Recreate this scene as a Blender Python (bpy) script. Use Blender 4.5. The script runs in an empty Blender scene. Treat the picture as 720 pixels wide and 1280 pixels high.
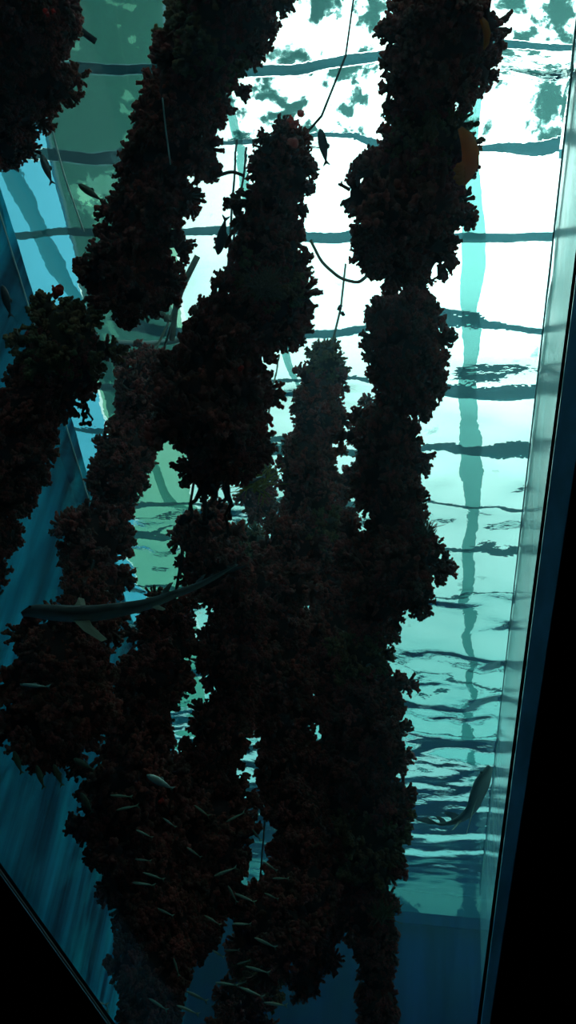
import bpy, bmesh, math, random
import numpy as np
from mathutils import Vector, Matrix, Euler, noise

random.seed(7)
rng = np.random.default_rng(7)
scn = bpy.context.scene
COL = scn.collection

# ------------------------------------------------------------------ camera
F = 1050.0
def nv(v): return v / np.linalg.norm(v)
U_ = nv(np.array([200., 1540., -F]))          # world up seen from the camera
_f = np.array([0., 0., -1.])
Y_ = nv(_f - (_f @ U_) * U_)
X_ = np.cross(Y_, U_)
R_ = np.array([X_, Y_, U_])                    # camera vector -> world vector
cam_d = bpy.data.cameras.new('camera'); cam = bpy.data.objects.new('camera', cam_d); COL.objects.link(cam)
cam.matrix_world = Matrix([list(R_[i]) + [0] for i in range(3)] + [[0, 0, 0, 1]])
cam_d.sensor_fit = 'VERTICAL'; cam_d.sensor_height = 24.0; cam_d.lens = 24.0 * F / 1280.0
cam_d.clip_start = 0.02; cam_d.clip_end = 200
scn.camera = cam

# ------------------------------------------------------------------ view, sky
scn.view_settings.view_transform = 'Standard'; scn.view_settings.look = 'None'
scn.view_settings.exposure = 0.0; scn.view_settings.gamma = 1.0
scn.view_settings.use_curve_mapping = False
scn.cycles.max_bounces = 10; scn.cycles.transmission_bounces = 8; scn.cycles.transparent_max_bounces = 16
scn.cycles.diffuse_bounces = 3; scn.cycles.glossy_bounces = 4; scn.cycles.volume_bounces = 1
scn.cycles.sample_clamp_indirect = 4.0

def ray(px, py):
    """world direction that the pixel of the 720x1280 frame looks along"""
    return R_ @ nv(np.array([px - 360., 640. - py, -F]))

SURF = 2.6        # water surface above the eye
ROOF = 3.6        # glazing bars of the skylight
IOR = 1.05

W = bpy.data.worlds.new('sky'); scn.world = W; W.use_nodes = True
nt = W.node_tree; nt.nodes.clear()
def N(t, tp, **k):
    n = t.nodes.new(tp)
    for a, b in k.items(): setattr(n, a, b)
    return n
sd = ray(632, 135); sh = np.hypot(sd[0], sd[1]); s2 = sh * IOR
sun_dir = (sd[0] * IOR, sd[1] * IOR, math.sqrt(1 - s2 * s2))
tc = N(nt, 'ShaderNodeTexCoord'); dt = N(nt, 'ShaderNodeVectorMath', operation='DOT_PRODUCT')
nt.links.new(tc.outputs['Generated'], dt.inputs[0]); dt.inputs[1].default_value = sun_dir
ramp = N(nt, 'ShaderNodeValToRGB'); ramp.color_ramp.interpolation = 'B_SPLINE'
cr = ramp.color_ramp; E_ = cr.elements
E_[0].position = 0.0; E_[0].color = (.13, .22, .23, 1)
E_[1].position = 1.0; E_[1].color = (1, 1, .97, 1)
for p, c in ((.60, (.11, .17, .165)), (.80, (.12, .175, .16)), (.90, (.20, .24, .225)), (.95, (.38, .42, .405)), (.98, (.78, .83, .81))):
    e = E_.new(p); e.color = (*c, 1)
bg = N(nt, 'ShaderNodeBackground'); bg.inputs['Strength'].default_value = 5.0
wo = N(nt, 'ShaderNodeOutputWorld')
nt.links.new(dt.outputs['Value'], ramp.inputs[0]); nt.links.new(ramp.outputs[0], bg.inputs[0]); nt.links.new(bg.outputs[0], wo.inputs[0])

# ------------------------------------------------------------------ materials
def mat(name):
    m = bpy.data.materials.new(name); m.use_nodes = True
    return m, m.node_tree, m.node_tree.nodes['Principled BSDF']

def simple(name, col, rough=.6, var=.25, scale=8., metal=0., spec=.5, bump=0.):
    m, t, b = mat(name)
    nz = N(t, 'ShaderNodeTexNoise'); nz.inputs['Scale'].default_value = scale; nz.inputs['Detail'].default_value = 5
    tcx = N(t, 'ShaderNodeTexCoord'); t.links.new(tcx.outputs['Object'], nz.inputs['Vector'])
    r = N(t, 'ShaderNodeValToRGB'); r.color_ramp.elements[0].position = .3; r.color_ramp.elements[1].position = .7
    r.color_ramp.elements[0].color = (*[c * (1 - var) for c in col], 1)
    r.color_ramp.elements[1].color = (*[min(1, c * (1 + var)) for c in col], 1)
    t.links.new(nz.outputs['Fac'], r.inputs[0]); t.links.new(r.outputs[0], b.inputs['Base Color'])
    b.inputs['Roughness'].default_value = rough; b.inputs['Metallic'].default_value = metal
    b.inputs['Specular IOR Level'].default_value = spec
    if bump:
        bp = N(t, 'ShaderNodeBump'); bp.inputs['Strength'].default_value = bump; bp.inputs['Distance'].default_value = .02
        t.links.new(nz.outputs['Fac'], bp.inputs['Height']); t.links.new(bp.outputs[0], b.inputs['Normal'])
    return m

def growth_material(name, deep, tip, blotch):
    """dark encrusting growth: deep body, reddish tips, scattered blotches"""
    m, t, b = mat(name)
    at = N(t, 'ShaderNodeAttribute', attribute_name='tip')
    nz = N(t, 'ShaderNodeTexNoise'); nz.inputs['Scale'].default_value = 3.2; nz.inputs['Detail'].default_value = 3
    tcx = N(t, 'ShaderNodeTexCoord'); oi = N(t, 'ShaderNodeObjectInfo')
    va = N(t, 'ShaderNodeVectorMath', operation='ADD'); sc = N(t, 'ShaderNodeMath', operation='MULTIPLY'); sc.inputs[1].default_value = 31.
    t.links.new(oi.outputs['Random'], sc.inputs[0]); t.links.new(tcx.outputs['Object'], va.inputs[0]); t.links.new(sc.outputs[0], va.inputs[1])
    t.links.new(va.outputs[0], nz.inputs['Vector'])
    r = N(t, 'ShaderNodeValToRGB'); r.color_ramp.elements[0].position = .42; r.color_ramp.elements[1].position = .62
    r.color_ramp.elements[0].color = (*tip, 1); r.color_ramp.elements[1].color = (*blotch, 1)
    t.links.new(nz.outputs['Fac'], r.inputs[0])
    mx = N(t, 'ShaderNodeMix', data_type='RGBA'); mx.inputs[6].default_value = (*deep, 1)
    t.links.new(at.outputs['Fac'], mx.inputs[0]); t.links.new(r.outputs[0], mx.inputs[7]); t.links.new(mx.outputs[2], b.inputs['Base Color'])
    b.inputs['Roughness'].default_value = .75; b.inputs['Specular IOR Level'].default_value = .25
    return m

M = {}
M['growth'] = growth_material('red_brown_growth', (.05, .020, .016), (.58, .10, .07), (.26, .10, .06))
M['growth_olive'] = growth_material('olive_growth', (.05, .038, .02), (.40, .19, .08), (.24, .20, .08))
M['red_polyp'] = simple('red_polyp', (.75, .05, .035), .5, .2)
M['pink_polyp'] = simple('pink_polyp', (.95, .25, .20), .5, .2)
def translucent(m, k=.5):
    t = m.node_tree; b = t.nodes['Principled BSDF']; o = t.nodes['Material Output']; tr = N(t, 'ShaderNodeBsdfTranslucent')
    t.links.new(b.inputs['Base Color'].links[0].from_socket, tr.inputs[0]); mx = N(t, 'ShaderNodeMixShader'); mx.inputs[0].default_value = k
    t.links.new(b.outputs[0], mx.inputs[1]); t.links.new(tr.outputs[0], mx.inputs[2]); t.links.new(mx.outputs[0], o.inputs['Surface'])
M['orange_sponge'] = simple('orange_sponge', (1., .30, .03), .7, .25, 14)
M['yellow_weed'] = simple('yellow_weed', (.42, .33, .05), .6, .3, 12)
M['olive_weed'] = simple('olive_weed', (.10, .10, .03), .7, .3, 12)
for k_ in ('orange_sponge', 'red_polyp', 'pink_polyp', 'yellow_weed'): translucent(M[k_], .6)
M['fuzz'] = simple('brown_fuzz', (.22, .14, .085), .9, .3, 14)
M['rope'] = simple('weathered_rope', (.22, .21, .15), .85, .35, 30)
M['dark_rope'] = simple('fouled_rope', (.02, .016, .014), .85, .35, 30)
M['pipe'] = simple('pale_plastic', (.55, .56, .48), .5, .15)
M['line'] = simple('pale_line', (.60, .66, .58), .5, .1)
M['black_frame'] = simple('black_painted_steel', (.012, .014, .017), .55, .2, 12)
M['reveal'] = simple('blue_grey_reveal', (.20, .50, .78), .6, .25, 20)
M['lit_edge'] = simple('lit_edge_tone', (.30, .34, .34), .5, .3, 30)
M['rubber'] = simple('black_rubber', (.006, .006, .007), .8, .1)
M['room'] = simple('dark_room_paint', (.010, .010, .012), .9, .2, 3)
M['seal'] = simple('grey_seal', (.10, .22, .22), .6, .15, 9)
M['bar'] = simple('painted_glazing_bar', (.10, .17, .17), .5, .15, 5)

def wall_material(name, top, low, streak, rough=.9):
    """painted tank wall with soft vertical streaks"""
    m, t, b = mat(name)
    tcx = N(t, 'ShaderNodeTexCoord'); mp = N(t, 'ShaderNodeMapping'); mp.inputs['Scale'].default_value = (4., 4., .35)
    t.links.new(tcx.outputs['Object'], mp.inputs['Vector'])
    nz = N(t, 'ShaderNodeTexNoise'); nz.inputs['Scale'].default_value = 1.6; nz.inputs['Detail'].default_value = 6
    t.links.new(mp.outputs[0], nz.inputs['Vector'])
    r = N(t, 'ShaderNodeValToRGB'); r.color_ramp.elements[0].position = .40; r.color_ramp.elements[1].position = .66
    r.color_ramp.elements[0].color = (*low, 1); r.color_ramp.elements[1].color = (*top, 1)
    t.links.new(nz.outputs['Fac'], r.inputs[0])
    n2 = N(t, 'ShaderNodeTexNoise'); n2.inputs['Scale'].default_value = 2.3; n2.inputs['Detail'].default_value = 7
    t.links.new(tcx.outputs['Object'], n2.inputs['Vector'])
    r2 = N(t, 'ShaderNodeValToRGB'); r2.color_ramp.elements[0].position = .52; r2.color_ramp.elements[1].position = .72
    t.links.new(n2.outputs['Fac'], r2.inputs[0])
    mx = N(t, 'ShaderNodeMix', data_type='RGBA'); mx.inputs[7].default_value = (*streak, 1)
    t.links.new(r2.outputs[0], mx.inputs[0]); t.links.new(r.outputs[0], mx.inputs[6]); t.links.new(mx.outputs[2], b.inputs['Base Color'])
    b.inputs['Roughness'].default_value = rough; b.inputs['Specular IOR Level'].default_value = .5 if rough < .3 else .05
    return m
M['blue_wall'] = wall_material('blue_tank_paint', (.010, .42, .66), (.001, .03, .08), (.02, .55, .70))  # streaks paint in caustic light playing over the left wall
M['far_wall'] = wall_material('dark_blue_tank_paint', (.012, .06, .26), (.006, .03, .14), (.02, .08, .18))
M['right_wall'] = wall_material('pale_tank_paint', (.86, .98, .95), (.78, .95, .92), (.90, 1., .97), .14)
M['right_wall'].node_tree.nodes['Principled BSDF'].inputs['Metallic'].default_value = .3

# pale ledge with dark blotches of its own
def ledge_material():
    m, t, b = mat('pale_ledge'); tcx = N(t, 'ShaderNodeTexCoord')
    nz = N(t, 'ShaderNodeTexNoise'); nz.inputs['Scale'].default_value = 2.4; nz.inputs['Detail'].default_value = 4
    t.links.new(tcx.outputs['Object'], nz.inputs['Vector'])
    r = N(t, 'ShaderNodeValToRGB'); r.color_ramp.elements[0].position = .50; r.color_ramp.elements[1].position = .54
    r.color_ramp.elements[0].color = (.88, .93, .84, 1); r.color_ramp.elements[1].color = (.06, .20, .30, 1)
    t.links.new(nz.outputs['Fac'], r.inputs[0]); t.links.new(r.outputs[0], b.inputs['Base Color']); b.inputs['Roughness'].default_value = .7
    return m
M['ledge'] = ledge_material()

# water: one closed body, thin murk inside, refracting top
ABSORB = (.13, .028, .024); SCATTER = .024
def water_volume(t, out):
    ab = N(t, 'ShaderNodeVolumeAbsorption'); mxv = max(ABSORB)
    ab.inputs['Color'].default_value = (1 - ABSORB[0] / mxv * .999, 1 - ABSORB[1] / mxv, 1 - ABSORB[2] / mxv, 1); ab.inputs['Density'].default_value = mxv
    sc = N(t, 'ShaderNodeVolumeScatter'); sc.inputs['Color'].default_value = (.42, .70, .90, 1); sc.inputs['Density'].default_value = SCATTER
    sc.inputs['Anisotropy'].default_value = .80
    ad = N(t, 'ShaderNodeAddShader'); t.links.new(ab.outputs[0], ad.inputs[0]); t.links.new(sc.outputs[0], ad.inputs[1])
    t.links.new(ad.outputs[0], out.inputs['Volume'])
def water_top():
    m = bpy.data.materials.new('water_surface'); m.use_nodes = True; t = m.node_tree; t.nodes.clear()
    o = N(t, 'ShaderNodeOutputMaterial'); g = N(t, 'ShaderNodeBsdfGlass'); g.inputs['IOR'].default_value = IOR; g.inputs['Roughness'].default_value = 0.0
    tcx = N(t, 'ShaderNodeTexCoord')
    mp = N(t, 'ShaderNodeMapping'); t.links.new(tcx.outputs['Object'], mp.inputs['Vector'])
    nz = N(t, 'ShaderNodeTexNoise'); nz.inputs['Scale'].default_value = 9.; nz.inputs['Detail'].default_value = 3
    t.links.new(mp.outputs[0], nz.inputs['Vector'])
    bp = N(t, 'ShaderNodeBump'); bp.inputs['Strength'].default_value = .5; bp.inputs['Distance'].default_value = .012
    t.links.new(nz.outputs['Fac'], bp.inputs['Height']); t.links.new(bp.outputs[0], g.inputs['Normal'])
    t.links.new(g.outputs[0], o.inputs['Surface']); water_volume(t, o); return m
def water_side():
    m = bpy.data.materials.new('water_against_glass'); m.use_nodes = True; t = m.node_tree; t.nodes.clear()
    o = N(t, 'ShaderNodeOutputMaterial'); g = N(t, 'ShaderNodeBsdfTransparent')
    t.links.new(g.outputs[0], o.inputs['Surface']); water_volume(t, o); return m
def glass_pane(name, col, gloss=.05, rough=.0):
    m = bpy.data.materials.new(name); m.use_nodes = True; t = m.node_tree; t.nodes.clear()
    o = N(t, 'ShaderNodeOutputMaterial'); a = N(t, 'ShaderNodeBsdfTransparent'); a.inputs[0].default_value = (*col, 1)
    g = N(t, 'ShaderNodeBsdfGlossy'); g.inputs['Roughness'].default_value = rough
    mx = N(t, 'ShaderNodeMixShader'); mx.inputs[0].default_value = gloss
    t.links.new(a.outputs[0], mx.inputs[1]); t.links.new(g.outputs[0], mx.inputs[2]); t.links.new(mx.outputs[0], o.inputs['Surface']); return m
M['water_top'] = water_top(); M['water_side'] = water_side()
M['pane'] = glass_pane('viewing_pane', (.97, .99, .98), .03)
M['clear_glazing'] = glass_pane('clear_glazing', (.97, 1, .99), .04)
M['frosted_bar'] = glass_pane('frosted_plastic_bar', (.42, .64, .62), .04)
M['tinted_bar'] = glass_pane('tinted_plastic_bar', (.14, .31, .33), .05)
def ripple_mottle(m, mottle_col, scale, lo, hi):  # noise blotches standing in for rippled reflections and refracted light
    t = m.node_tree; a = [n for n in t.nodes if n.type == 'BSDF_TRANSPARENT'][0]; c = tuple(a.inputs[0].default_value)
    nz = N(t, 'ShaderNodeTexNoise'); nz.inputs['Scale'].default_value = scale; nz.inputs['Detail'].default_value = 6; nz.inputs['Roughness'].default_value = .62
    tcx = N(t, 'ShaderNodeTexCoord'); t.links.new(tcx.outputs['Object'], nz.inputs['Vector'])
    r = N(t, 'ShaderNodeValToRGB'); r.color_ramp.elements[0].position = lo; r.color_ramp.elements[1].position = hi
    r.color_ramp.elements[0].color = c; r.color_ramp.elements[1].color = (*mottle_col, 1)
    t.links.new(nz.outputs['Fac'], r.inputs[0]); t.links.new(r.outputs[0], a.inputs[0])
M['ripple_mottled_glazing'] = glass_pane('ripple_mottled_glazing', (.97, 1, .99), .04); ripple_mottle(M['ripple_mottled_glazing'], (.20, .36, .34), 8., .52, .57)  # blotches paint in the mottled reflections of the water
M['deck'] = glass_pane('mottled_roof_sheet', (.33, .47, .49), .03); ripple_mottle(M['deck'], (.9, 1., .97), 4.5, .60, .615)  # bright spots paint in light focused by the ripples
ripple_mottle(M['clear_glazing'], (.45, .60, .57), 2.0, .62, .70)  # sparser blotches, also painted-in reflections
M['blue_glazing'] = glass_pane('blue_glazing', (.42, .76, .90), .04)
M['grey_glazing'] = glass_pane('dirty_grey_glazing', (.60, .78, .66), .04)

# ------------------------------------------------------------------ helpers
def tag(o, label=None, cat=None, group=None, kind=None):
    if label: o['label'] = label
    if cat: o['category'] = cat
    if group: o['group'] = group
    if kind: o['kind'] = kind
    return o
def link(name, me, m=None, parent=None):
    o = bpy.data.objects.new(name, me); COL.objects.link(o)
    if m is not None and len(me.materials) == 0: me.materials.append(m)
    if parent is not None: o.parent = parent
    return o
def empty(name, loc=(0, 0, 0)):
    o = bpy.data.objects.new(name, None); COL.objects.link(o); o.location = loc; o.empty_display_size = .1; return o
def mesh(name, v, f, smooth=False):
    me = bpy.data.meshes.new(name); me.from_pydata([tuple(map(float, p)) for p in v], [], f)
    if smooth: me.polygons.foreach_set('use_smooth', [True] * len(me.polygons))
    me.update(); return me
def fix_normals(me):
    bm = bmesh.new(); bm.from_mesh(me); bmesh.ops.recalc_face_normals(bm, faces=bm.faces); bm.to_mesh(me); bm.free(); me.update(); return me
def prism(name, poly, a, b):
    """poly: list of base points; a, b offset vectors of the two caps"""
    n = len(poly); v = [np.array(p) + a for p in poly] + [np.array(p) + b for p in poly]
    f = [list(range(n))[::-1], list(range(n, 2 * n))] + [[i, (i + 1) % n, n + (i + 1) % n, n + i] for i in range(n)]
    return fix_normals(mesh(name, v, f))
def tube_arrays(pts, rad, sides=6, cap=True):
    pts = np.array(pts, float); n = len(pts); rad = np.broadcast_to(rad, (n,))
    tan = np.gradient(pts, axis=0); tan /= np.linalg.norm(tan, axis=1)[:, None] + 1e-9
    ref = np.array([.31, .17, .93]) if abs(tan[0] @ np.array([.31, .17, .93])) < .9 else np.array([1., 0, 0])
    V, Fc = [], []
    for i in range(n):
        a = nv(np.cross(tan[i], ref)); b = np.cross(tan[i], a)
        for k in range(sides):
            q = 2 * math.pi * k / sides; V.append(pts[i] + rad[i] * (math.cos(q) * a + math.sin(q) * b))
    for i in range(n - 1):
        for k in range(sides):
            k2 = (k + 1) % sides; Fc.append([i * sides + k, i * sides + k2, (i + 1) * sides + k2, (i + 1) * sides + k])
    if cap: Fc.append(list(range(sides))[::-1]); Fc.append([(n - 1) * sides + k for k in range(sides)])
    return V, Fc
def join(parts):
    V, Fc = [], []
    for v, f in parts:
        o = len(V); V += list(v); Fc += [[i + o for i in q] for q in f]
    return V, Fc
def tube(name, pts, rad, m, parent=None, sides=6):
    v, f = tube_arrays(pts, rad, sides); return link(name, mesh(name, v, f, True), m, parent)
def at(px, py, s): return ray(px, py) * s

# left tank wall as a vertical plane, used to keep the ropes off it
LA = np.array([-1.225, 2.066, 0.]); LB = np.array([-.54, 14.4, 0.]); LD = nv(LB - LA); LNRM = np.array([LD[1], -LD[0], 0.])
RA = np.array([.3875 - .12, .3, 0.]); RD = nv(np.array([.233, .972, 0.])); RNRM = np.array([-RD[1], RD[0], 0.])   # pointing inward
RA = -RNRM * .36
def left_hit(px, py):
    k = ray(px, py) @ LNRM
    return (LA @ LNRM) / k if k < 0 else 99.

# ------------------------------------------------------------------ the tank
def line_at_y(A, D, y): return A + D * ((y - A[1]) / D[1])
far_l = at(300, 1100, 1); far_l = far_l * SURF / far_l[2]
far_r = at(616, 1112, 1); far_r = far_r * SURF / far_r[2]
FL = line_at_y(LA, LD, 14.3); FR = line_at_y(RA, RD, 13.5)
DEPTH = 0.88                                # window plane along the view axis
VA = R_ @ np.array([0, 0, -1.])
def on_window(px, py, depth=DEPTH): return R_ @ (np.array([px - 360., 640. - py, -F]) * depth / F)
def win_y(z, depth=DEPTH): return (depth - z * VA[2]) / VA[1]
ZB = -1.2
up = np.array([0, 0, 1.])
NL = lambda z: line_at_y(LA, LD, win_y(z)); NR = lambda z: line_at_y(RA, RD, win_y(z))
def quadwall(name, A, B, z0, z1, nrm_out, m, th=.12, slope=False):
    """vertical wall from A to B; the near end follows the sloping window when slope is set"""
    if slope:
        base = [np.array([*line_at_y(A, nv(B - A), win_y(z0) )[:2], z0]), np.array([*B[:2], z0]), np.array([*B[:2], z1]), np.array([*line_at_y(A, nv(B - A), win_y(z1))[:2], z1])]
    else:
        base = [np.array([*A[:2], z0]), np.array([*B[:2], z0]), np.array([*B[:2], z1]), np.array([*A[:2], z1])]
    return link(name, prism(name, base, np.zeros(3), nrm_out * th), m)
fdir = nv(FR - FL); fn = np.array([-fdir[1], fdir[0], 0.]); fn = fn if fn[1] > 0 else -fn
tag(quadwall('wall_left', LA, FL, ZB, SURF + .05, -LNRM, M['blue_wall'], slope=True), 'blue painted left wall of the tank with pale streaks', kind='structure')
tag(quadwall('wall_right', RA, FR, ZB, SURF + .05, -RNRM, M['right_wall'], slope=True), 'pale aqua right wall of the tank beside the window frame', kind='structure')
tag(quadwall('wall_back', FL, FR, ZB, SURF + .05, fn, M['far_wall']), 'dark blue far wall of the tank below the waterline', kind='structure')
# pale ledge across the top of the far wall, blue lip under it
def band(name, z0, z1, out, m, parent=None):
    b = [np.array([*(FL + LNRM * .002)[:2], z0]), np.array([*(FR)[:2], z0]), np.array([*(FR)[:2], z1]), np.array([*(FL)[:2], z1])]
    return link(name, prism(name, b, -fn * .002, -fn * out), m, parent)
tag(band('trim_1', 2.32, 2.62, .10, M['ledge']), 'pale blotched ledge along the far wall at the waterline', kind='structure')
tag(band('trim_2', 2.16, 2.31, .14, M['far_wall']), 'blue lip under the pale ledge of the far wall', kind='structure')
fl = [np.array([*NL(ZB)[:2], ZB]), np.array([*NR(ZB)[:2], ZB]), np.array([*FR[:2], ZB]), np.array([*FL[:2], ZB])]
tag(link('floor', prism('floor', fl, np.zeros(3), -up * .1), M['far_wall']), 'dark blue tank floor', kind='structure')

# water body
def water_body():
    e = .004
    nu, nw = 420, 130
    V, Fc = [], []
    y0, y1 = win_y(SURF, DEPTH + .003), None
    us = np.linspace(0, 1, nu) ** 1.5
    P0 = line_at_y(LA, LD, win_y(SURF, DEPTH + .003)); P1 = line_at_y(RA, RD, win_y(SURF, DEPTH + .003))
    waves = []
    for i in range(26):
        lam = math.exp(rng.uniform(math.log(.16), math.log(1.1))); th = rng.normal(0, 1.2) + math.pi / 2
        waves.append((lam, th, rng.uniform(0, 6.3), (.0056 if lam < .3 else .0085) * lam * rng.uniform(.6, 1.3)))
    G = np.zeros((nu, nw, 3))
    for i, u in enumerate(us):
        a = P0 + (FL - fn * .0 - P0) * u; b = P1 + (FR - P1) * u
        w = np.linspace(.0, 1, nw)[:, None]
        G[i] = a + (b - a) * w
    Z = np.zeros((nu, nw))
    wx = G[..., 0] + .12 * np.sin(1.7 * G[..., 1] + .6); wy = G[..., 1] + .10 * np.sin(2.3 * G[..., 0] + 1.1)
    for lam, th, ph, am in waves:
        Z += am * np.sin(2 * math.pi / lam * (math.cos(th) * wx + math.sin(th) * wy) + ph)
    amp = .55 + .45 * np.sin(.9 * G[..., 0] + .55 * G[..., 1]) ** 2
    Z *= (1 + .7 * np.clip((2.3 - G[..., 1]) / .8, 0, 1)) * amp * np.interp(G[..., 1], [0, 4.6, 5.6, 7.5, 9.5], [2.0, 1.9, 1.5, 1.3, .6])
    G[..., 2] = SURF + Z
    V = G.reshape(-1, 3).tolist()
    mi = []
    idx = lambda i, j: i * nw + j
    for i in range(nu - 1):
        for j in range(nw - 1):
            Fc.append([idx(i, j), idx(i, j + 1), idx(i + 1, j + 1), idx(i + 1, j)]); mi.append(0)
    zb = ZB + .004; dp = DEPTH + .003
    base = len(V)
    nl = line_at_y(LA, LD, win_y(zb, dp)); nr = line_at_y(RA, RD, win_y(zb, dp))
    for p in (nl, nr, FR, FL): V.append([p[0], p[1], zb])
    b0, b1, b2, b3 = base, base + 1, base + 2, base + 3
    Fc.append([b0, b3, b2, b1]); mi.append(1)
    Fc.append([b0, b1] + [idx(0, j) for j in range(nw - 1, -1, -1)]); mi.append(1)
    Fc.append([b3] + [idx(nu - 1, j) for j in range(nw)] + [b2]); mi.append(1)
    Fc.append([b0] + [idx(i, 0) for i in range(nu)] + [b3]); mi.append(1)
    Fc.append([b1, b2] + [idx(i, nw - 1) for i in range(nu - 1, -1, -1)]); mi.append(1)
    me = bpy.data.meshes.new('water'); me.from_pydata(V, [], Fc)
    me.materials.append(M['water_top']); me.materials.append(M['water_side'])
    me.polygons.foreach_set('material_index', mi); me.polygons.foreach_set('use_smooth', [k == 0 for k in mi]); me.update()
    o = link('water', me); return tag(o, 'rippled tank water filling the space behind the viewing window', kind='structure')
water_body()

# ------------------------------------------------------------------ skylight above the water
sky = empty('ceiling', (0, 0, ROOF)); tag(sky, 'glazed skylight with grey bars above the rippled water', kind='structure')
def bar(A, B, w, h, m, name='glazing_bar'):
    A = np.array([*A, 0.]); B = np.array([*B, 0.]); d = nv(B - A); s = np.array([-d[1], d[0], 0]) * w / 2
    return link(name, prism(name, [A - s, B - s, B + s, A + s], np.zeros(3), up * h), m, sky)
SL = math.tan(math.radians(-9.5))
rows = [1.32, 1.72, 2.15, 2.63, 3.33, 3.85, 4.49, 5.32, 5.89, 6.91, 9.1, 11.0, 13.0]       # measured at x = 1.2
wid = [.03, .02, .016, .018, .025, .028, .024, .032, .026, .05, .05, .06, .06]
for y, w in zip(rows, wid):
    bar((-3.2, y + (-3.2 - 1.2) * SL), (5.2, y + 4. * SL), w, .05, M['tinted_bar'])
for k, (x0, x1, w) in enumerate([(.50, 1.22, .12), (-.62, .03, .035), (-1.9, -1.2, .06), (1.75, 2.5, .10)]):
    d = np.array([x1 - x0, 3.0]); bar((x0 - d[0] * .5, .3 - 1.5 * 0), (x0 + d[0] * 5 - 0, 1.0 + 15.), w, .05, M['frosted_bar'], 'ridge_bar')
# panes between the cross bars: grimy grey over the left side, ripple mottling painted on the rest
for i in range(len(rows) - 1):
    for (xa, xb, mm) in ((-3.4, -1.41, M['blue_glazing']), (-1.39, -.80, M['grey_glazing']), (-.78, 5.2, M['ripple_mottled_glazing' if i < 2 else 'clear_glazing'])):
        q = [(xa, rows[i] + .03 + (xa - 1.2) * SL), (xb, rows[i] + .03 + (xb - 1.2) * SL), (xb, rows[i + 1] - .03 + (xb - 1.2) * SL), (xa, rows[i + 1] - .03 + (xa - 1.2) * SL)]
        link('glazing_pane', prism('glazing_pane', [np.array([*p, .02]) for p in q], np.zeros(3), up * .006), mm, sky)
# roof sheet over the left side, ripple-focused light spots painted in
dk = [np.array([-1.42, -1.5, 0]), np.array([-.84, -1.5, 0]), np.array([-.72, 1.7, 0]), np.array([-.86, 2.6, 0]), np.array([-.78, 4.2, 0]), np.array([-1.30, 4.5, 0]), np.array([-1.37, 2.6, 0])]
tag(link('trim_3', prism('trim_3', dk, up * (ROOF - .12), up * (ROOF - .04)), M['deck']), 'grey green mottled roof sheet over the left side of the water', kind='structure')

# ------------------------------------------------------------------ window frame, pane, dark room
inner = [(-420, -330), (808, -330), (551, 1680), (423, 1680), (-420, 501)]
near = [(-440, -360), (858, -330), (551, 1684), (423, 1684), (-424, 501)]
outer = [(-2600, -1500), (3000, -1500), (3000, 3300), (-400, 3300), (-2600, 1500)]
def ring(name, A, B, da, db, m, parent=None, A2=None, B2=None):
    """closed ring: polygons A, B on the plane at depth da, and A2, B2 on the plane at depth db"""
    n = len(A)
    V = [on_window(*p, da) for p in A] + [on_window(*p, da) for p in B] + [on_window(*p, db) for p in (A2 or A)] + [on_window(*p, db) for p in (B2 or B)]
    Fc = []
    for i in range(n):
        j = (i + 1) % n
        Fc += [[i, j, n + j, n + i], [2 * n + i, 3 * n + i, 3 * n + j, 2 * n + j], [i, 2 * n + i, 2 * n + j, j], [n + i, n + j, 3 * n + j, 3 * n + i]]
    return link(name, fix_normals(mesh(name, V, Fc)), m, parent)
fr = empty('window_1', on_window(360, 640)); tag(fr, 'sloping acrylic viewing window in a black frame', kind='structure')
def keep_world(o): o.matrix_parent_inverse = Matrix.Translation(-Vector(fr.location)); return o
# frame body towards the viewer, with a blue-grey reveal lining and a rubber line against the pane
T = .075
keep_world(ring('window_frame', inner, outer, DEPTH, DEPTH - T, M['black_frame'], fr, near, outer))
def grow(P, k): c = np.array([330., 300.]); return [tuple(c + (np.array(p) - c) * k) for p in P]
def shift_in(P, d):
    """offset the polygon inward by d pixels"""
    n = len(P); P = [np.array(p, float) for p in P]; out = []
    lines = []
    for i in range(n):
        a, b = P[i], P[(i + 1) % n]; t = nv(b - a); nn = np.array([-t[1], t[0]]); lines.append((a + nn * d, t))
    for i in range(n):
        (a, t), (b, s) = lines[i - 1], lines[i]
        A = np.array([t, -s]).T; k = np.linalg.solve(A, b - a); out.append(tuple(a + t * k[0]))
    return out
keep_world(ring('window_reveal', shift_in(inner, 1.2), shift_in(inner, -.6), DEPTH - .004, DEPTH - T - .0005, M['reveal'], fr, shift_in(near, .6), shift_in(near, -.6)))
bd = [on_window(-420 + 843 * t, 501 + 1179 * t, DEPTH - T - .002) for t in (0, .5, 1)]
keep_world(tube('lit_edge_line', bd, .0011, M['lit_edge'], fr))  # pale tube stands in for the thin lit edge of the reveal
keep_world(ring('rubber_seal', shift_in(inner, 6), shift_in(inner, 1.6), DEPTH - .002, DEPTH - .010, M['rubber'], fr))
pv = [on_window(*p, DEPTH - .001) for p in shift_in(inner, -6)]
keep_world(link('glass', prism('glass', pv, VA * 0, VA * .0035), M['pane'], fr))
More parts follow.
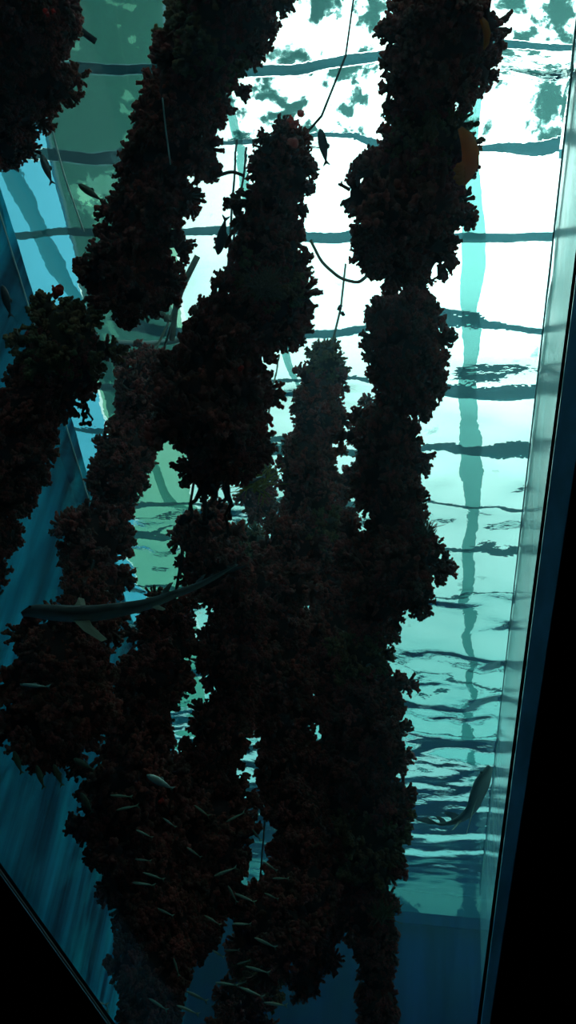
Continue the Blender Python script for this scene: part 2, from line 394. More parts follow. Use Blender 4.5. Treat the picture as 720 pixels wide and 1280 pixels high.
# dark visitor room that the photograph is taken from
zf, zc = -1.62, 1.25
def room_box():
    yb = -2.4; xs = (-1.9, 1.9)
    for nm, pts, off in (
        ('wall_behind', [(xs[0], yb, zf), (xs[1], yb, zf), (xs[1], yb, zc), (xs[0], yb, zc)], (0, -.1, 0)),
        ('wall_room_left', [(xs[0], yb, zf), (xs[0], win_y(zf) - .02, zf), (xs[0], win_y(zc), zc), (xs[0], yb, zc)], (-.1, 0, 0)),
        ('wall_room_right', [(xs[1], yb, zf), (xs[1], win_y(zf) - .02, zf), (xs[1], win_y(zc), zc), (xs[1], yb, zc)], (.1, 0, 0)),
        ('ceiling_room', [(xs[0], yb, zc), (xs[1], yb, zc), (xs[1], win_y(zc) - .1, zc), (xs[0], win_y(zc) - .1, zc)], (0, 0, .1)),
        ('floor_room', [(xs[0], yb, zf), (xs[1], yb, zf), (xs[1], win_y(zf), zf), (xs[0], win_y(zf), zf)], (0, 0, -.1))):
        tag(link(nm, prism(nm, [np.array(p, float) for p in pts], np.zeros(3), np.array(off, float)), M['room']), kind='structure')
room_box()
# grey seal line where the right wall meets the water surface
def strip(name, pts, r, m, label):
    return tag(tube(name, pts, r, m), label, kind='structure')
strip('trim_4', [np.array([*(line_at_y(RA, RD, y) + RNRM * .008)[:2], SURF - .03]) for y in (.4, 2, 5, 9, 13)], .0035, M['seal'], 'thin grey seam along the top of the right wall')
strip('trim_5', [np.array([*(line_at_y(LA, LD, y) + LNRM * .008)[:2], SURF - .03]) for y in (.4, 2, 5, 9, 13)], 0.0035, M['line'], 'thin pale seam along the top of the left wall')
# ------------------------------------------------------------------ growth clumps
ico = bmesh.new(); bmesh.ops.create_icosphere(ico, subdivisions=1, radius=1); ICO_V = np.array([v.co[:] for v in ico.verts]); ICO_F = [[v.index for v in f.verts] for f in ico.faces]; ico.free()
def knob(c, r, axis=None):
    s = rng.uniform(.75, 1.25, 3); q = ICO_V * s * r
    return q + c, ICO_F
def clump_mesh(name, seed, nl=36, nk=19, m=None, rough=1.0):
    """lobed growth: an uneven core, rounded lobes on it, stubby budding knobs all over the lobes"""
    r = np.random.default_rng(seed)
    bm = bmesh.new(); bmesh.ops.create_icosphere(bm, subdivisions=3, radius=.60)
    off = Vector(r.uniform(-9, 9, 3))
    for v in bm.verts: v.co *= 1 + .25 * noise.noise(v.co * 2.6 + off)
    V = [np.array(v.co[:]) for v in bm.verts]; Fc = [[v.index for v in f.verts] for f in bm.faces]; bm.free()
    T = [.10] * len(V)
    def add(v, f, t):
        o = len(V); V.extend(list(v)); Fc.extend([[i + o for i in q] for q in f]); T.extend([t] * len(v) if np.isscalar(t) else t)
    ga = math.pi * (3 - 5 ** .5)
    for i in range(nl):
        z = 1 - 2 * (i + .5) / nl; rr = math.sqrt(1 - z * z); d = nv(np.array([rr * math.cos(ga * i), rr * math.sin(ga * i), z]) + r.normal(0, .18, 3))
        k = noise.noise(Vector(d) * 1.9 + off)
        R = .60 + rough * .36 * k + r.uniform(-.10, .14); lr = r.uniform(.14, .27); R += .16 * (r.random() < .18); c = d * R; c[2] -= .03
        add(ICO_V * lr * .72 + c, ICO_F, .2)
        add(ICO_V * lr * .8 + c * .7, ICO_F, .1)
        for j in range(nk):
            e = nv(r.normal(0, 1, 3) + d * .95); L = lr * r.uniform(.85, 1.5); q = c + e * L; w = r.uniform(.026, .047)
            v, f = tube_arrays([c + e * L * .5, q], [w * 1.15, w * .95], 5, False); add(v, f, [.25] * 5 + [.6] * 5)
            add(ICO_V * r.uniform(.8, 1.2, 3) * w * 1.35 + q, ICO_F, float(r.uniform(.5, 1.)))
            for b in range(r.integers(2, 5)):
                e2 = nv(e * .6 + r.normal(0, .8, 3)); q2 = q + e2 * w * 1.5
                add(ICO_V * r.uniform(.8, 1.2, 3) * w * r.uniform(.6, .95) + q2, ICO_F, float(r.uniform(.7, 1.)))
    me = mesh(name, V, Fc, True)
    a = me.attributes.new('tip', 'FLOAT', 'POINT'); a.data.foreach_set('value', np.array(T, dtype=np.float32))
    me.materials.append(m or M['growth']); return me
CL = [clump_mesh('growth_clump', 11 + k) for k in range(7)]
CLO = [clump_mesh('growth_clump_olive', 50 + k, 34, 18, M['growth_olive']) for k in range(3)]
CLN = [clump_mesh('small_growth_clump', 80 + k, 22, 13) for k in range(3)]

def strand_mesh(name, seed):
    """a few trailing runners that hang off the end of a rope, unit length downwards"""
    r = np.random.default_rng(seed); parts = []
    for k in range(3):
        p = np.array([r.uniform(-.12, .12), r.uniform(-.12, .12), 0.]); pts = [p.copy()]; L = r.uniform(.6, 1.)
        for i in range(7):
            p = p + np.array([r.normal(0, .06), r.normal(0, .06), -L / 7]); pts.append(p.copy())
        parts.append(tube_arrays(pts, np.linspace(.045, .022, 8) * r.uniform(.8, 1.2), 5))
        e = pts[-1]
        for j in range(4): parts.append((ICO_V * r.uniform(.03, .06) + e + r.normal(0, .03, 3), ICO_F))
    v, f = join(parts); return mesh(name, v, f, True)
STR = [strand_mesh('trailing_runner', s) for s in (3, 4, 5, 6)]

ROPE_N = 0
def rope(label, pts, s0, s1, group='growth covered ropes hanging in the tank', up_to=None, strands=None, olive=(), small=False, cord=M['dark_rope'], fat=1.0, cord_r=.0045):
    """pts: (px, py, r) down the rope; the distance goes from s0 at the first to s1 at the last"""
    global ROPE_N; ROPE_N += 1
    n = len(pts); pos = []
    for i, (x, y, r) in enumerate(pts):
        t = i / max(1, n - 1); s = s0 + (s1 - s0) * t; s = min(s, left_hit(x, y) - .08 - 1.35 * r * s / F)
        p = at(x, y, s)
        pos.append((p, r * s / F))
    root = empty('growth_rope', Vector(pos[-1][0])); tag(root, label, 'rope', group)
    base = pos[-1][0]
    line = [p for p, r in pos]
    if up_to is not None:
        line = [at(*q) for q in up_to] + line
    top = line[0]
    if up_to is None and top[2] < SURF:      # the cord goes on to the beams over the water
        d = nv(line[0] - line[1]) if n > 1 else up; d = nv(d * .5 + up); k = (SURF + .4 - top[2]) / d[2]; line = [top + d * k * .97] + line
    tube('rope_cord', [p - base for p in line], cord_r, cord, root, 6)
    rr = random.Random(ROPE_N * 13)
    for i, (p, r) in enumerate(pos):
        lib = CLO if i in olive else (CLN if pts[i][2] <= 26 else CL)
        o = link('growth_clump', rr.choice(lib), None, root)
        # long axis along the rope
        a = pos[max(0, i - 1)][0] - pos[min(n - 1, i + 1)][0] if n > 1 else up
        q = Vector(nv(a)).to_track_quat('Z', 'Y') @ Euler((0, 0, rr.uniform(0, 6.28))).to_quaternion()
        o.rotation_mode = 'QUATERNION'; o.rotation_quaternion = q; o.location = Vector(p - base) + Vector((rr.uniform(-.12, .12), rr.uniform(-.12, .12), rr.uniform(-.12, .12))) * r
        k = r * 1.02 * fat * rr.uniform(.86, 1.12); o.scale = (k * rr.uniform(.93, 1.07), k * rr.uniform(.93, 1.07), k * rr.uniform(.98, 1.18))
    for (x, y, L, ang) in strands or []:
        s = s1; p = at(x, y, s) - base
        o = link('trailing_runner', rr.choice(STR), M['dark_rope'], root); o.location = Vector(p); o.rotation_euler = (0, ang, rr.uniform(0, 6.28)); k = L * s / F; o.scale = (k, k, k)
    return root, pos

rope('long growth covered rope slanting from the top edge down to the left edge',
     [(305, -75, 55), (300, -25, 58), (318, 25, 46), (272, 32, 52), (250, 85, 55), (222, 130, 52), (212, 185, 56), (190, 238, 54), (172, 290, 55), (150, 335, 58), (170, 352, 52), (85, 420, 62), (82, 462, 62), (45, 505, 46), (20, 560, 42), (15, 612, 40), (2, 665, 32), (-6, 715, 26)],
     2.0, 2.25, strands=[(105, 480, 60, -.5), (2, 735, 35, -.8)], olive=(11, 3))
rope('growth covered rope cut by the top left corner',
     [(20, -70, 55), (28, -15, 52), (52, 30, 40), (18, 50, 50), (40, 88, 44), (14, 125, 46), (4, 168, 34)], 2.1, 2.3)
rope('growth covered rope ending below the pink polyp at mid picture, trailing runners',
     [(362, 190, 36), (350, 215, 48), (342, 262, 44), (330, 310, 52), (340, 350, 52), (322, 395, 56), (278, 425, 58), (280, 475, 66), (276, 520, 68), (285, 560, 52), (268, 598, 26)],
     2.1, 2.2, up_to=[(450, -60, 2.9), (432, 70, 2.5), (402, 145, 2.2)], cord_r=.003, strands=[(262, 595, 85, .05), (246, 590, 45, .6), (285, 598, 60, -.1)], olive=(4,))
rope('broad growth covered rope hanging in front of the bright skylight',
     [(560, -60, 60), (562, -10, 54), (550, 30, 54), (545, 70, 58), (520, 108, 48), (548, 112, 48), (535, 160, 56), (535, 205, 50), (505, 245, 74), (535, 262, 56), (505, 300, 54)],
     2.0, 2.1, olive=(6,), strands=[(506, 330, 35, 0)])
rope('growth covered rope below the broad one, seen against the aqua water',
     [(527, 348, 17), (500, 400, 40), (505, 435, 58), (512, 472, 48), (494, 510, 22), (480, 545, 44), (488, 590, 56), (496, 638, 50), (482, 668, 28), (476, 702, 56), (512, 706, 50), (470, 752, 38)],
     2.3, 2.35, up_to=[(515, 318, 2.3)])
rope('slim hazy growth covered rope beside the aqua water, lower right of the mass',
     [(468, 785, 30), (458, 815, 42), (465, 860, 42), (462, 905, 48), (458, 950, 50), (470, 1000, 42), (462, 1045, 48), (472, 1095, 40), (462, 1140, 40), (468, 1185, 30), (470, 1222, 26), (472, 1255, 28), (470, 1290, 26)],
     2.9, 3.3, olive=(1, 6))
rope('hazy growth covered rope in front of the blue left wall, upper clumps small',
     [(186, 455, 28), (180, 490, 40), (174, 524, 24), (155, 560, 44), (150, 605, 48), (146, 638, 22), (118, 675, 48), (116, 724, 40)],
     2.9, 2.75, up_to=[(240, 330, 3.3), (212, 400, 3.1)], cord=M['rope'])
rope('short thick growth covered rope end beside the spotted catshark',
     [(105, 740, 32), (108, 785, 44), (70, 815, 58), (75, 860, 66), (62, 895, 56), (100, 880, 52), (85, 925, 30)],
     2.35, 2.3, up_to=[(240, 330, 3.2), (150, 600, 2.95), (118, 700, 2.7)], strands=[(72, 930, 34, .4), (98, 935, 40, -.5)])
rope('dark growth covered rope at lower left in front of the blue wall',
     [(215, 770, 34), (212, 805, 50), (195, 850, 54), (182, 900, 52), (178, 945, 54), (172, 1000, 60), (150, 1045, 52), (185, 1075, 56), (188, 1125, 56), (200, 1165, 52), (192, 1210, 46), (186, 1250, 40), (186, 1290, 34)],
     2.6, 2.75)
rope('hazy growth covered rope hanging from a thin cord in the middle of the tank',
     [(405, 450, 28), (400, 488, 36), (398, 528, 38), (385, 575, 40), (392, 620, 40), (400, 655, 34), (366, 680, 42), (345, 735, 52), (352, 790, 50), (345, 845, 55), (360, 905, 50), (368, 960, 48), (370, 1010, 48), (384, 1062, 42), (372, 1110, 52), (350, 1155, 48)],
     3.1, 3.0, up_to=[(432, 330, 3.3), (426, 385, 3.2), (415, 430, 3.1)], cord=M['rope'], olive=(0, 5))
rope('dark growth covered rope directly under the trailing runners',
     [(262, 672, 42), (268, 715, 50), (298, 762, 42), (285, 815, 46), (296, 862, 38), (280, 915, 42), (262, 968, 42), (262, 1020, 54), (265, 1068, 48), (248, 1108, 52), (235, 1152, 40)],
     2.7, 2.9)
rope('hazy growth covered rope behind the aqua side rope, ending in a rounded tip',
     [(468, 520, 26), (452, 545, 24), (440, 600, 26), (425, 650, 32), (412, 690, 40), (425, 735, 48), (410, 790, 48), (418, 845, 50), (430, 900, 44), (412, 950, 46), (420, 1005, 46), (415, 1060, 46), (402, 1110, 44), (392, 1150, 40), (388, 1192, 34), (380, 1228, 24)],
     3.5, 3.2, cord=M['rope'])
rope('short hazy rope end behind the yellow green seaweed', [(326, 590, 22), (322, 630, 32), (316, 685, 36), (322, 735, 28)], 3.9, 3.8, cord=M['rope'], olive=(0, 2))
rope('faint growth covered rope end low in the deep middle among silver fish',
     [(322, 1140, 28), (322, 1185, 38), (326, 1225, 34), (305, 1262, 32), (285, 1300, 30)], 3.8, 3.6, olive=(0, 2))

# ------------------------------------------------------------------ polyps, sponge, weeds
def blob_cluster(seed, n, spread, r0, elong=1.0):
    r = np.random.default_rng(seed); parts = []
    bm = bmesh.new(); bmesh.ops.create_icosphere(bm, subdivisions=2, radius=1)
    BV = np.array([v.co[:] for v in bm.verts]); BF = [[v.index for v in f.verts] for f in bm.faces]; bm.free()
    for k in range(n):
        c = r.normal(0, spread, 3); c[2] *= elong; parts.append((BV * r.uniform(.7, 1.2, 3) * r0 * r.uniform(.7, 1.2) + c, BF))
        for j in range(5): parts.append((ICO_V * r0 * .38 + c + nv(r.normal(0, 1, 3)) * r0 * .95, ICO_F))
    return join(parts)
def polyp(name, px, py, s, size, m, label, cat, n=5, seed=1, elong=1.3, group=None):
    v, f = blob_cluster(seed, n, .5, .42, elong); o = link(name, mesh(name, v, f, True), m); o.location = Vector(at(px, py, s)); k = size * s / F; o.scale = (k, k, k)
    return tag(o, label, cat, group)
polyp('pink_anemone', 362, 158, 1.98, 11, M['pink_polyp'], 'small pink anemone on top of the middle rope', 'anemone', 6, 3, 1.6)
polyp('red_anemone', 74, 366, 1.88, 10, M['red_polyp'], 'red anemone on the left rope above its widest clump', 'anemone', 6, 5, 2.0)
polyp('red_anemone', 65, 16, 1.95, 6, M['red_polyp'], 'small red anemone on the top left corner rope, by its highest edge', 'anemone', 3, 8)
polyp('red_anemone', 305, 457, 1.90, 6, M['red_polyp'], 'small orange red anemone upper of the two on the wide middle clump', 'anemone', 2, 9, .6)
polyp('red_anemone', 342, 531, 1.95, 6, M['red_polyp'], 'small orange red anemone at the right edge of the wide middle clump', 'anemone', 2, 10, .6)
polyp('red_anemone', 202, 1001, 2.38, 6, M['red_polyp'], 'small red anemone on the dark lower left rope', 'anemone', 2, 12, .8)
# orange sponge: crescent hanging on the right side of the broad rope
def tapered(name, pxs, s, rads, m, label, cat, sides=8):
    pts = [at(x, y, s) for x, y in pxs]; v, f = tube_arrays(pts, np.array(rads) * s / F, sides); return tag(link(name, mesh(name, v, f, True), m), label, cat)
sp = empty('orange_sponge', Vector(at(582, 200, 1.93))); tag(sp, 'orange sponge on the right side of the broad rope', 'sponge')
def child_tube(root, name, pxs, s, rads, m, sides=8):
    b = np.array(root.location); pts = [at(x, y, s) - b for x, y in pxs]; v, f = tube_arrays(pts, np.array(rads) * s / F, sides); return link(name, mesh(name, v, f, True), m, root)
child_tube(sp, 'sponge_body', [(575, 160), (583, 172), (588, 188), (588, 205), (583, 220), (579, 232)], 1.93, [3, 8, 10, 10, 7, 2], M['orange_sponge'])
for q in range(5):
    y = 205 + q * 5; child_tube(sp, 'sponge_lobe', [(580, y), (574 - q % 2 * 3, y + 3), (570 - q % 2 * 3, y + 1)], 1.92, [4, 4, 2], M['orange_sponge'], 6)
tapered('yellow_tunicate', [(601, 22), (606, 30), (609, 42), (608, 54), (605, 62)], 1.93, [2, 4, 4, 3, 1], M['orange_sponge'], 'thin amber tunicate curling off the broad rope near the top edge', 'tunicate')
# fuzzy brown tuft on the middle rope and yellow weed lower down
def tuft(name, px, py, s, size, m, label, n=120, seed=1, long=1.0, root_dir=(0, 0, 1)):
    r = np.random.default_rng(seed); parts = []
    for k in range(n):
        d = nv(r.normal(0, 1, 3) + np.array(root_dir) * .8); L = r.uniform(.6, 1.1) * long; b = r.normal(0, .14, 3)
        p = [b, b + d * L * .5 + r.normal(0, .05, 3), b + d * L + r.normal(0, .14, 3)]
        parts.append(tube_arrays(p, [.035, .03, .012], 4, False))
        if k % 2: parts.append(tube_arrays([p[1], p[1] + nv(d + r.normal(0, .6, 3)) * L * .4], [.028, .010], 4, False))
    v, f = join(parts); o = link(name, mesh(name, v, f, True), m); o.location = Vector(at(px, py, s)); k = size * s / F; o.scale = (k, k, k); return tag(o, label, 'seaweed')
tuft('seaweed_tuft', 330, 362, 1.98, 30, M['fuzz'], 'fuzzy brown seaweed tuft on the middle rope, above its wide clump', 150, 4)
tuft('seaweed_tuft', 320, 608, 2.9, 30, M['yellow_weed'], 'yellow green seaweed tuft between the middle ropes', 60, 5, 1.2)
tuft('seaweed_tuft', 532, 668, 2.28, 22, M['fuzz'], 'feathery brown hydroid on the right edge of the rope against aqua water', 70, 6)
tuft('seaweed_tuft', 480, 1145, 2.95, 22, M['olive_weed'], 'olive seaweed tuft low on the slim right rope', 50, 7)

# ------------------------------------------------------------------ cords and bits strung between the ropes
def cordthing(name, pxs, r, m, label, cat):
    pts = [at(*p) for p in pxs]; P = []
    for i in range(len(pts) - 1):
        for t in np.linspace(0, 1, 6)[:-1]: P.append(pts[i] + (pts[i + 1] - pts[i]) * t)
    P.append(pts[-1]); P = np.array(P)
    for _ in range(2): P[1:-1] = (P[:-2] + P[2:] + 2 * P[1:-1]) / 4
    return tag(tube(name, P, r, m), label, cat)
cordthing('tie_cord', [(388, 300, 2.6), (402, 328, 2.6), (425, 348, 2.55), (448, 354, 2.5), (462, 342, 2.45), (468, 325, 2.4)], .005, M['rope'], 'slack cord sagging between the middle rope and the broad rope', 'cord')
cordthing('tie_cord', [(84, 12, 2.5), (92, 30, 2.5), (106, 42, 2.5), (120, 52, 2.5)], .009, M['dark_rope'], 'short dark twig lying beside the top left corner rope', 'cord')
cordthing('tie_cord', [(245, 218, 2.5), (268, 221, 2.5), (290, 214, 2.5), (306, 220, 2.5)], .005, M['dark_rope'], 'thin dark cord strung from the long slanting rope to the middle rope', 'cord')
cordthing('plastic_pipe', [(140, 428, 3.3), (180, 430, 3.3), (215, 427, 3.25), (238, 422, 3.2)], .012, M['pipe'], 'pale plastic pipe behind the slanting rope', 'pipe')
cordthing('tie_cord', [(247, 320, 3.0), (232, 350, 3.0), (220, 378, 3.05), (215, 425, 3.1)], .011, M['rope'], 'pale cord running up from the plastic pipe', 'cord')
cordthing('fishing_line', [(203, 122, 1.7), (207, 160, 1.7), (213, 206, 1.7)], .0016, M['line'], 'straight pale line hanging in front of the slanting rope', 'line')
polyp('cord_fouling', 428, 384, 3.15, 7, M['dark_rope'], 'dark knot of fouling on the thin cord in the middle of the tank', 'knot', 3, 21, .8)
polyp('cord_fouling', 205, 395, 3.05, 10, M['rope'], 'grey knot of fouling above the plastic pipe', 'knot', 4, 22, 1.2)

# ------------------------------------------------------------------ fish
M['fish_dark'] = simple('dark_fish_skin', (.05, .06, .06), .35, .3, 20)
M['fish_silver'] = simple('silver_fish_skin', (.50, .56, .50), .25, .2, 20, metal=.4)
M['fish_shoal'] = simple('shoal_fish_skin', (.36, .42, .30), .35, .3, 20, metal=.2)
M['fish_olive'] = simple('olive_fish_skin', (.14, .15, .08), .4, .3, 20)
M['fin'] = simple('pale_fin', (.34, .32, .22), .5, .25, 18)
M['eye'] = simple('eye_black', (.01, .01, .01), .15, .05)
def shark_skin():
    m, t, b = mat('catshark_skin'); at_ = N(t, 'ShaderNodeAttribute', attribute_name='belly'); tcx = N(t, 'ShaderNodeTexCoord')
    wv = N(t, 'ShaderNodeTexNoise'); wv.inputs['Scale'].default_value = 16; t.links.new(tcx.outputs['Object'], wv.inputs['Vector'])
    r = N(t, 'ShaderNodeValToRGB'); r.color_ramp.elements[0].position = .42; r.color_ramp.elements[1].position = .6
    r.color_ramp.elements[0].color = (.13, .14, .14, 1); r.color_ramp.elements[1].color = (.05, .055, .055, 1)
    t.links.new(wv.outputs['Fac'], r.inputs[0]); mx = N(t, 'ShaderNodeMix', data_type='RGBA'); mx.inputs[7].default_value = (.45, .45, .38, 1)
    t.links.new(at_.outputs['Fac'], mx.inputs[0]); t.links.new(r.outputs[0], mx.inputs[6]); t.links.new(mx.outputs[2], b.inputs['Base Color']); b.inputs['Roughness'].default_value = .5
    return m
M['shark'] = shark_skin()
M['belly'] = simple('pale_belly', (.62, .62, .52), .5, .15)

def loft(sections, sides=12):
    """sections: (centre, side vector*half width, up vector*half height)"""
    V, Fc = [], []
    for c, a, b in sections:
        for k in range(sides):
            q = 2 * math.pi * k / sides; V.append(np.array(c) + math.cos(q) * a + math.sin(q) * b)
    n = len(sections)
    for i in range(n - 1):
        for k in range(sides):
            k2 = (k + 1) % sides; Fc.append([i * sides + k, i * sides + k2, (i + 1) * sides + k2, (i + 1) * sides + k])
    Fc.append(list(range(sides))[::-1]); Fc.append([(n - 1) * sides + k for k in range(sides)]); return V, Fc
def fin_mesh(name, outline, th):
    """outline in the x-z plane, tapered to thin edges"""
    n = len(outline); c = np.mean(np.array(outline), axis=0)
    V = [(p[0], 0, p[1]) for p in outline] + [(c[0], th, c[1]), (c[0], -th, c[1])]
    Fc = [[i, (i + 1) % n, n] for i in range(n)] + [[(i + 1) % n, i, n + 1] for i in range(n)]
    return mesh(name, V, Fc, True)
def small_fish_meshes(slim=.10, deep=.14):
    xs = [(.5, .004, .006), (.47, .03, .04), (.40, .06, .085), (.28, .085, .12), (.10, .10, .14), (-.10, .085, .12), (-.28, .05, .075), (-.40, .025, .04), (-.44, .018, .032)]
    y, z = np.array([0, 1., 0]), np.array([0, 0, 1.])
    v, f = loft([(np.array([x, 0, 0]), y * w * slim / .10, z * h * deep / .14) for x, w, h in xs], 10)
    body = mesh('fish_body', v, f, True)
    tail = fin_mesh('tail_fin', [(-.42, .02), (-.55, .10), (-.60, .11), (-.53, 0), (-.60, -.11), (-.55, -.10), (-.42, -.02)], .006)
    k = deep / .14
    dors = fin_mesh('dorsal_fin', [(.08, .12 * k), (-.02, .19 * k), (-.10, .16 * k), (-.13, .105 * k)], .005)
    return body, tail, dors
SLIM = small_fish_meshes(.055, .07); STOUT = small_fish_meshes(.10, .14)
EYE = mesh('eye', ICO_V * 1.0, ICO_F, True)
for me_ in SLIM + STOUT: pass
def fish(px, py, s, length, ang, kind, m, label, group=None, detail=True, yaw=0.):
    """ang: direction of the head in the picture, degrees counter-clockwise from right"""
    root = empty('small_fish', Vector(at(px, py, s))); tag(root, label, 'fish', group)
    L = length * s / F
    dx = R_ @ np.array([math.cos(math.radians(ang)), math.sin(math.radians(ang)), yaw]); dx = nv(dx)
    toward = -ray(px, py); side = nv(toward - (toward @ dx) * dx); upv = np.cross(dx, side)
    if upv[2] < 0: upv = -upv; side = -side
    root.matrix_world = Matrix([[dx[i] * L, side[i] * L, upv[i] * L, root.location[i]] for i in range(3)] + [[0, 0, 0, 1]])
    for me_, nm in zip(kind, ('fish_body', 'tail_fin', 'dorsal_fin')):
        if nm == 'dorsal_fin' and not detail: continue
        o = bpy.data.objects.new(nm, me_); COL.objects.link(o); o.parent = root
        if not me_.materials: me_.materials.append(m)
        o.material_slots[0].link = 'OBJECT'; o.material_slots[0].material = m
    if detail:
        w = .055 if kind is STOUT else .030
        for sg in (-1, 1):
            o = bpy.data.objects.new('eye', EYE); COL.objects.link(o); o.parent = root; o.location = (.40, sg * w, .02); o.scale = (.02, .012, .02)
            if not EYE.materials: EYE.materials.append(M['eye'])
    return root
fish(404, 182, 2.0, 40, 100, STOUT, M['fish_dark'], 'slim dark fish hanging nose up beside the pink anemone')
fish(277, 296, 2.05, 44, 258, STOUT, M['fish_dark'], 'dark fish nose down left of the middle rope')
fish(112, 240, 2.3, 32, 145, STOUT, M['fish_olive'], 'olive fish left of the long slanting rope')
fish(58, 210, 2.5, 34, 110, STOUT, M['fish_dark'], 'dusky fish near the seam high on the left wall')
fish(8, 375, 2.0, 36, 105, STOUT, M['fish_dark'], 'dark fish at the left edge beside the blue wall')
fish(200, 478, 2.4, 34, 300, SLIM, M['fish_silver'], 'pale slim fish in front of the hazy left rope')
fish(317, 600, 2.5, 26, 200, STOUT, M['fish_silver'], 'small silver fish in front of the yellow seaweed')
fish(199, 977, 1.85, 34, 152, STOUT, M['fish_silver'], 'largest silver fish of those low in the tank, on the dark lower left rope')
fish(42, 857, 1.9, 34, 175, SLIM, M['fish_silver'], 'silver fish in front of the short thick rope end')
GR = 'small silver fish shoaling low in the tank'
rr = random.Random(5)
for (x, y, a), lb in zip([(22, 952, 110), (50, 970, 108), (72, 968, 112), (104, 955, 150), (108, 1003, 120)],
        ('leftmost of the small olive fish low by the left wall', 'second from the left of the small olive fish by the left wall', 'middle one of the small olive fish by the left wall',
         'small olive fish lying flatter than the rest under the short rope end', 'lowest and rightmost of the small olive fish by the left wall')):
    fish(x, y, 2.2, 26, a, STOUT, M['fish_olive'], lb, 'olive fish by the lower left wall', True)
LG = 'tiny silver fish of the shoal among the lower ropes'
spots = [(150, 995, 160), (178, 1042, 140), (250, 1013, 150), (320, 1043, 130), (190, 1095, 170), (180, 1105, 185), (176, 1075, 160), (280, 1090, 190), (335, 1082, 160), (292, 1117, 130), (306, 1122, 160),
         (290, 1188, 178), (303, 1203, 190), (272, 1192, 150), (322, 1212, 155), (283, 1230, 178), (298, 1230, 190), (246, 1245, 150), (220, 1208, 120), (315, 1240, 175), (240, 1065, 150), (205, 1140, 160), (160, 1010, 200),
         (232, 1262, 170), (340, 1120, 150), (300, 1155, 175), (265, 1150, 160), (195, 1255, 150), (345, 1255, 165), (292, 1022, 200), (212, 1028, 140), (330, 1178, 150), (352, 1098, 175), (118, 1252, 165), (122, 1268, 185)]
for (x, y, a) in spots:
    fish(x + rr.uniform(-2, 2), y, rr.uniform(1.75, 2.0), rr.uniform(15, 27), a + rr.uniform(-14, 14), SLIM, M['fish_shoal'], LG, GR, False, rr.uniform(-.3, .3))

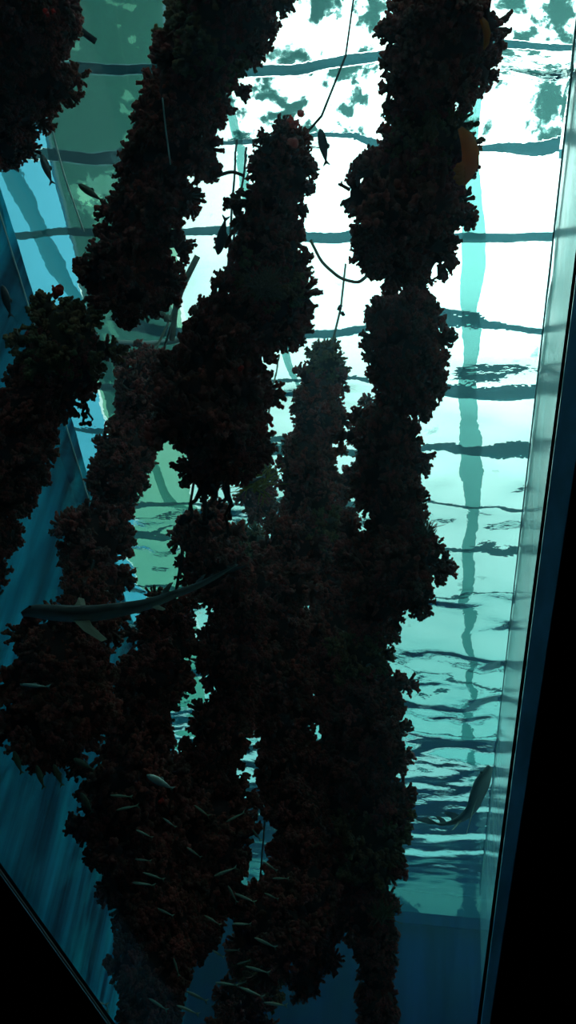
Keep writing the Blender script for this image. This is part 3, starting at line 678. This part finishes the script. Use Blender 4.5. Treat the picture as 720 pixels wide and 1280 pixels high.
def catshark(name, spine, widths, s, label, belly_up=False):
    """spine: (px, py, ds) head first; widths in pixels"""
    P = np.array([at(x, y, s + ds) for x, y, ds in spine]); n = len(P)
    # dense smooth spine
    tt = np.linspace(0, n - 1, 34); i0 = np.clip(tt.astype(int), 0, n - 2); fr_ = tt - i0
    def cr_(A, i, t):
        a = A[max(i - 1, 0)]; b = A[i]; c = A[i + 1]; d = A[min(i + 2, len(A) - 1)]
        return .5 * (2 * b + (c - a) * t + (2 * a - 5 * b + 4 * c - d) * t * t + (3 * b - a - 3 * c + d) * t ** 3)
    Q = np.array([cr_(P, i, t) for i, t in zip(i0, fr_)]); Wd = np.array([cr_(np.array(widths, float), i, t) for i, t in zip(i0, fr_)]) * s / F
    tan = np.gradient(Q, axis=0); tan /= np.linalg.norm(tan, axis=1)[:, None]
    base = Q[0].copy(); root = empty(name, Vector(base)); tag(root, label, 'shark')
    toward = -nv(Q.mean(axis=0)); sec = []; ups = []
    for q, t, w in zip(Q, tan, Wd):
        u = up - (up @ t) * t; u = nv(u); sd_ = np.cross(t, u); ups.append((u, sd_)); sec.append((q - base, sd_ * max(w, .0008) * 1.05, u * max(w, .0008) * .85))
    v, f = loft(sec, 16); me = mesh('shark_body', v, f, True); me.materials.append(M['shark']); bl = []
    for q_ in range(len(v)):
        k = q_ // 16; h = ((np.array(v[q_]) + base - Q[k]) @ ups[k][0]) / max(.0008, Wd[k] * .85); bl.append(float(np.clip((-.55 - h) / .3, 0, 1)))
    me.attributes.new('belly', 'FLOAT', 'POINT').data.foreach_set('value', np.array(bl, dtype=np.float32))
    link('shark_body', me, None, root)
    def fin(nm, k, dirs, chord, span, back, m=M['fin']):
        """fin rooted at spine station k growing along dirs, swept to the tail"""
        t = tan[k]; d = nv(dirs); r0 = Q[k] - base + d * Wd[k] * .6; ch = t * chord; 
        nn = nv(np.cross(t, d)) * .0022
        O = [r0 - ch * .5, r0 + d * span * .55 + ch * .05, r0 + d * span + ch * back, r0 + d * span * .9 + ch * (back + .35), r0 + d * span * .3 + ch * .6, r0 + ch * .5]
        c = np.mean(O, axis=0); V = [*O, c + nn, c - nn]; N_ = len(O)
        Fc = [[i, (i + 1) % N_, N_] for i in range(N_)] + [[(i + 1) % N_, i, N_ + 1] for i in range(N_)]
        return link(nm, mesh(nm, V, Fc), m, root)
    u, sd_ = ups[9]; px = s / F
    sg = 1 if sd_ @ toward > 0 else -1
    fin('pectoral_fin', 10, sd_ * sg * .4 - u * 1.1, 22 * px, 36 * px, .9); fin('pectoral_fin', 10, -sd_ * sg * .5 + u * .9, 20 * px, 24 * px, .3)
    fin('pelvic_fin', 19, sd_ * sg * .4 - u * .8, 12 * px, 14 * px, .7); fin('pelvic_fin', 19, -sd_ * sg + u * .5, 12 * px, 12 * px, .7)
    fin('dorsal_fin', 21, ups[21][0], 14 * px, 14 * px, .9, M['shark']); fin('dorsal_fin', 26, ups[26][0], 12 * px, 10 * px, .9, M['shark'])
    fin('tail_fin', 31, -ups[31][0], 20 * px, 9 * px, .9, M['shark'])
    for q in (-1, 1):
        o = link('eye', EYE, None, root); k = 3; o.location = Vector(Q[k] - base + ups[k][1] * q * Wd[k] * .95 + ups[k][0] * Wd[k] * .35); o.scale = (2.2 * px,) * 3
        if not EYE.materials: EYE.materials.append(M['eye'])
    return root
catshark('catshark', [(27, 768, 0), (42, 764, 0), (70, 766, 0), (110, 767, .02), (150, 762, .03), (185, 755, .05), (215, 744, .06), (245, 733, .06), (275, 718, .05), (296, 706, .04)],
         [3, 8.5, 11, 11.5, 10, 8, 6, 4.5, 3, 1.2], 1.75, 'grey catshark crossing in front of the left ropes')
catshark('catshark', [(613, 958, 0), (604, 976, 0), (596, 995, .05), (590, 1010, .1), (578, 1022, .15), (562, 1029, .2), (548, 1030, .25), (534, 1022, .3)],
         [4, 8.5, 8, 6.5, 5, 3.2, 2, 1], 4.4, 'curved catshark near the water surface by the right wall')

cordthing('fishing_line', [(62, 150, 2.9), (80, 220, 2.9), (105, 290, 2.9)], .003, M['line'], 'faint straight line high on the left, slanting past the olive fish', 'line')
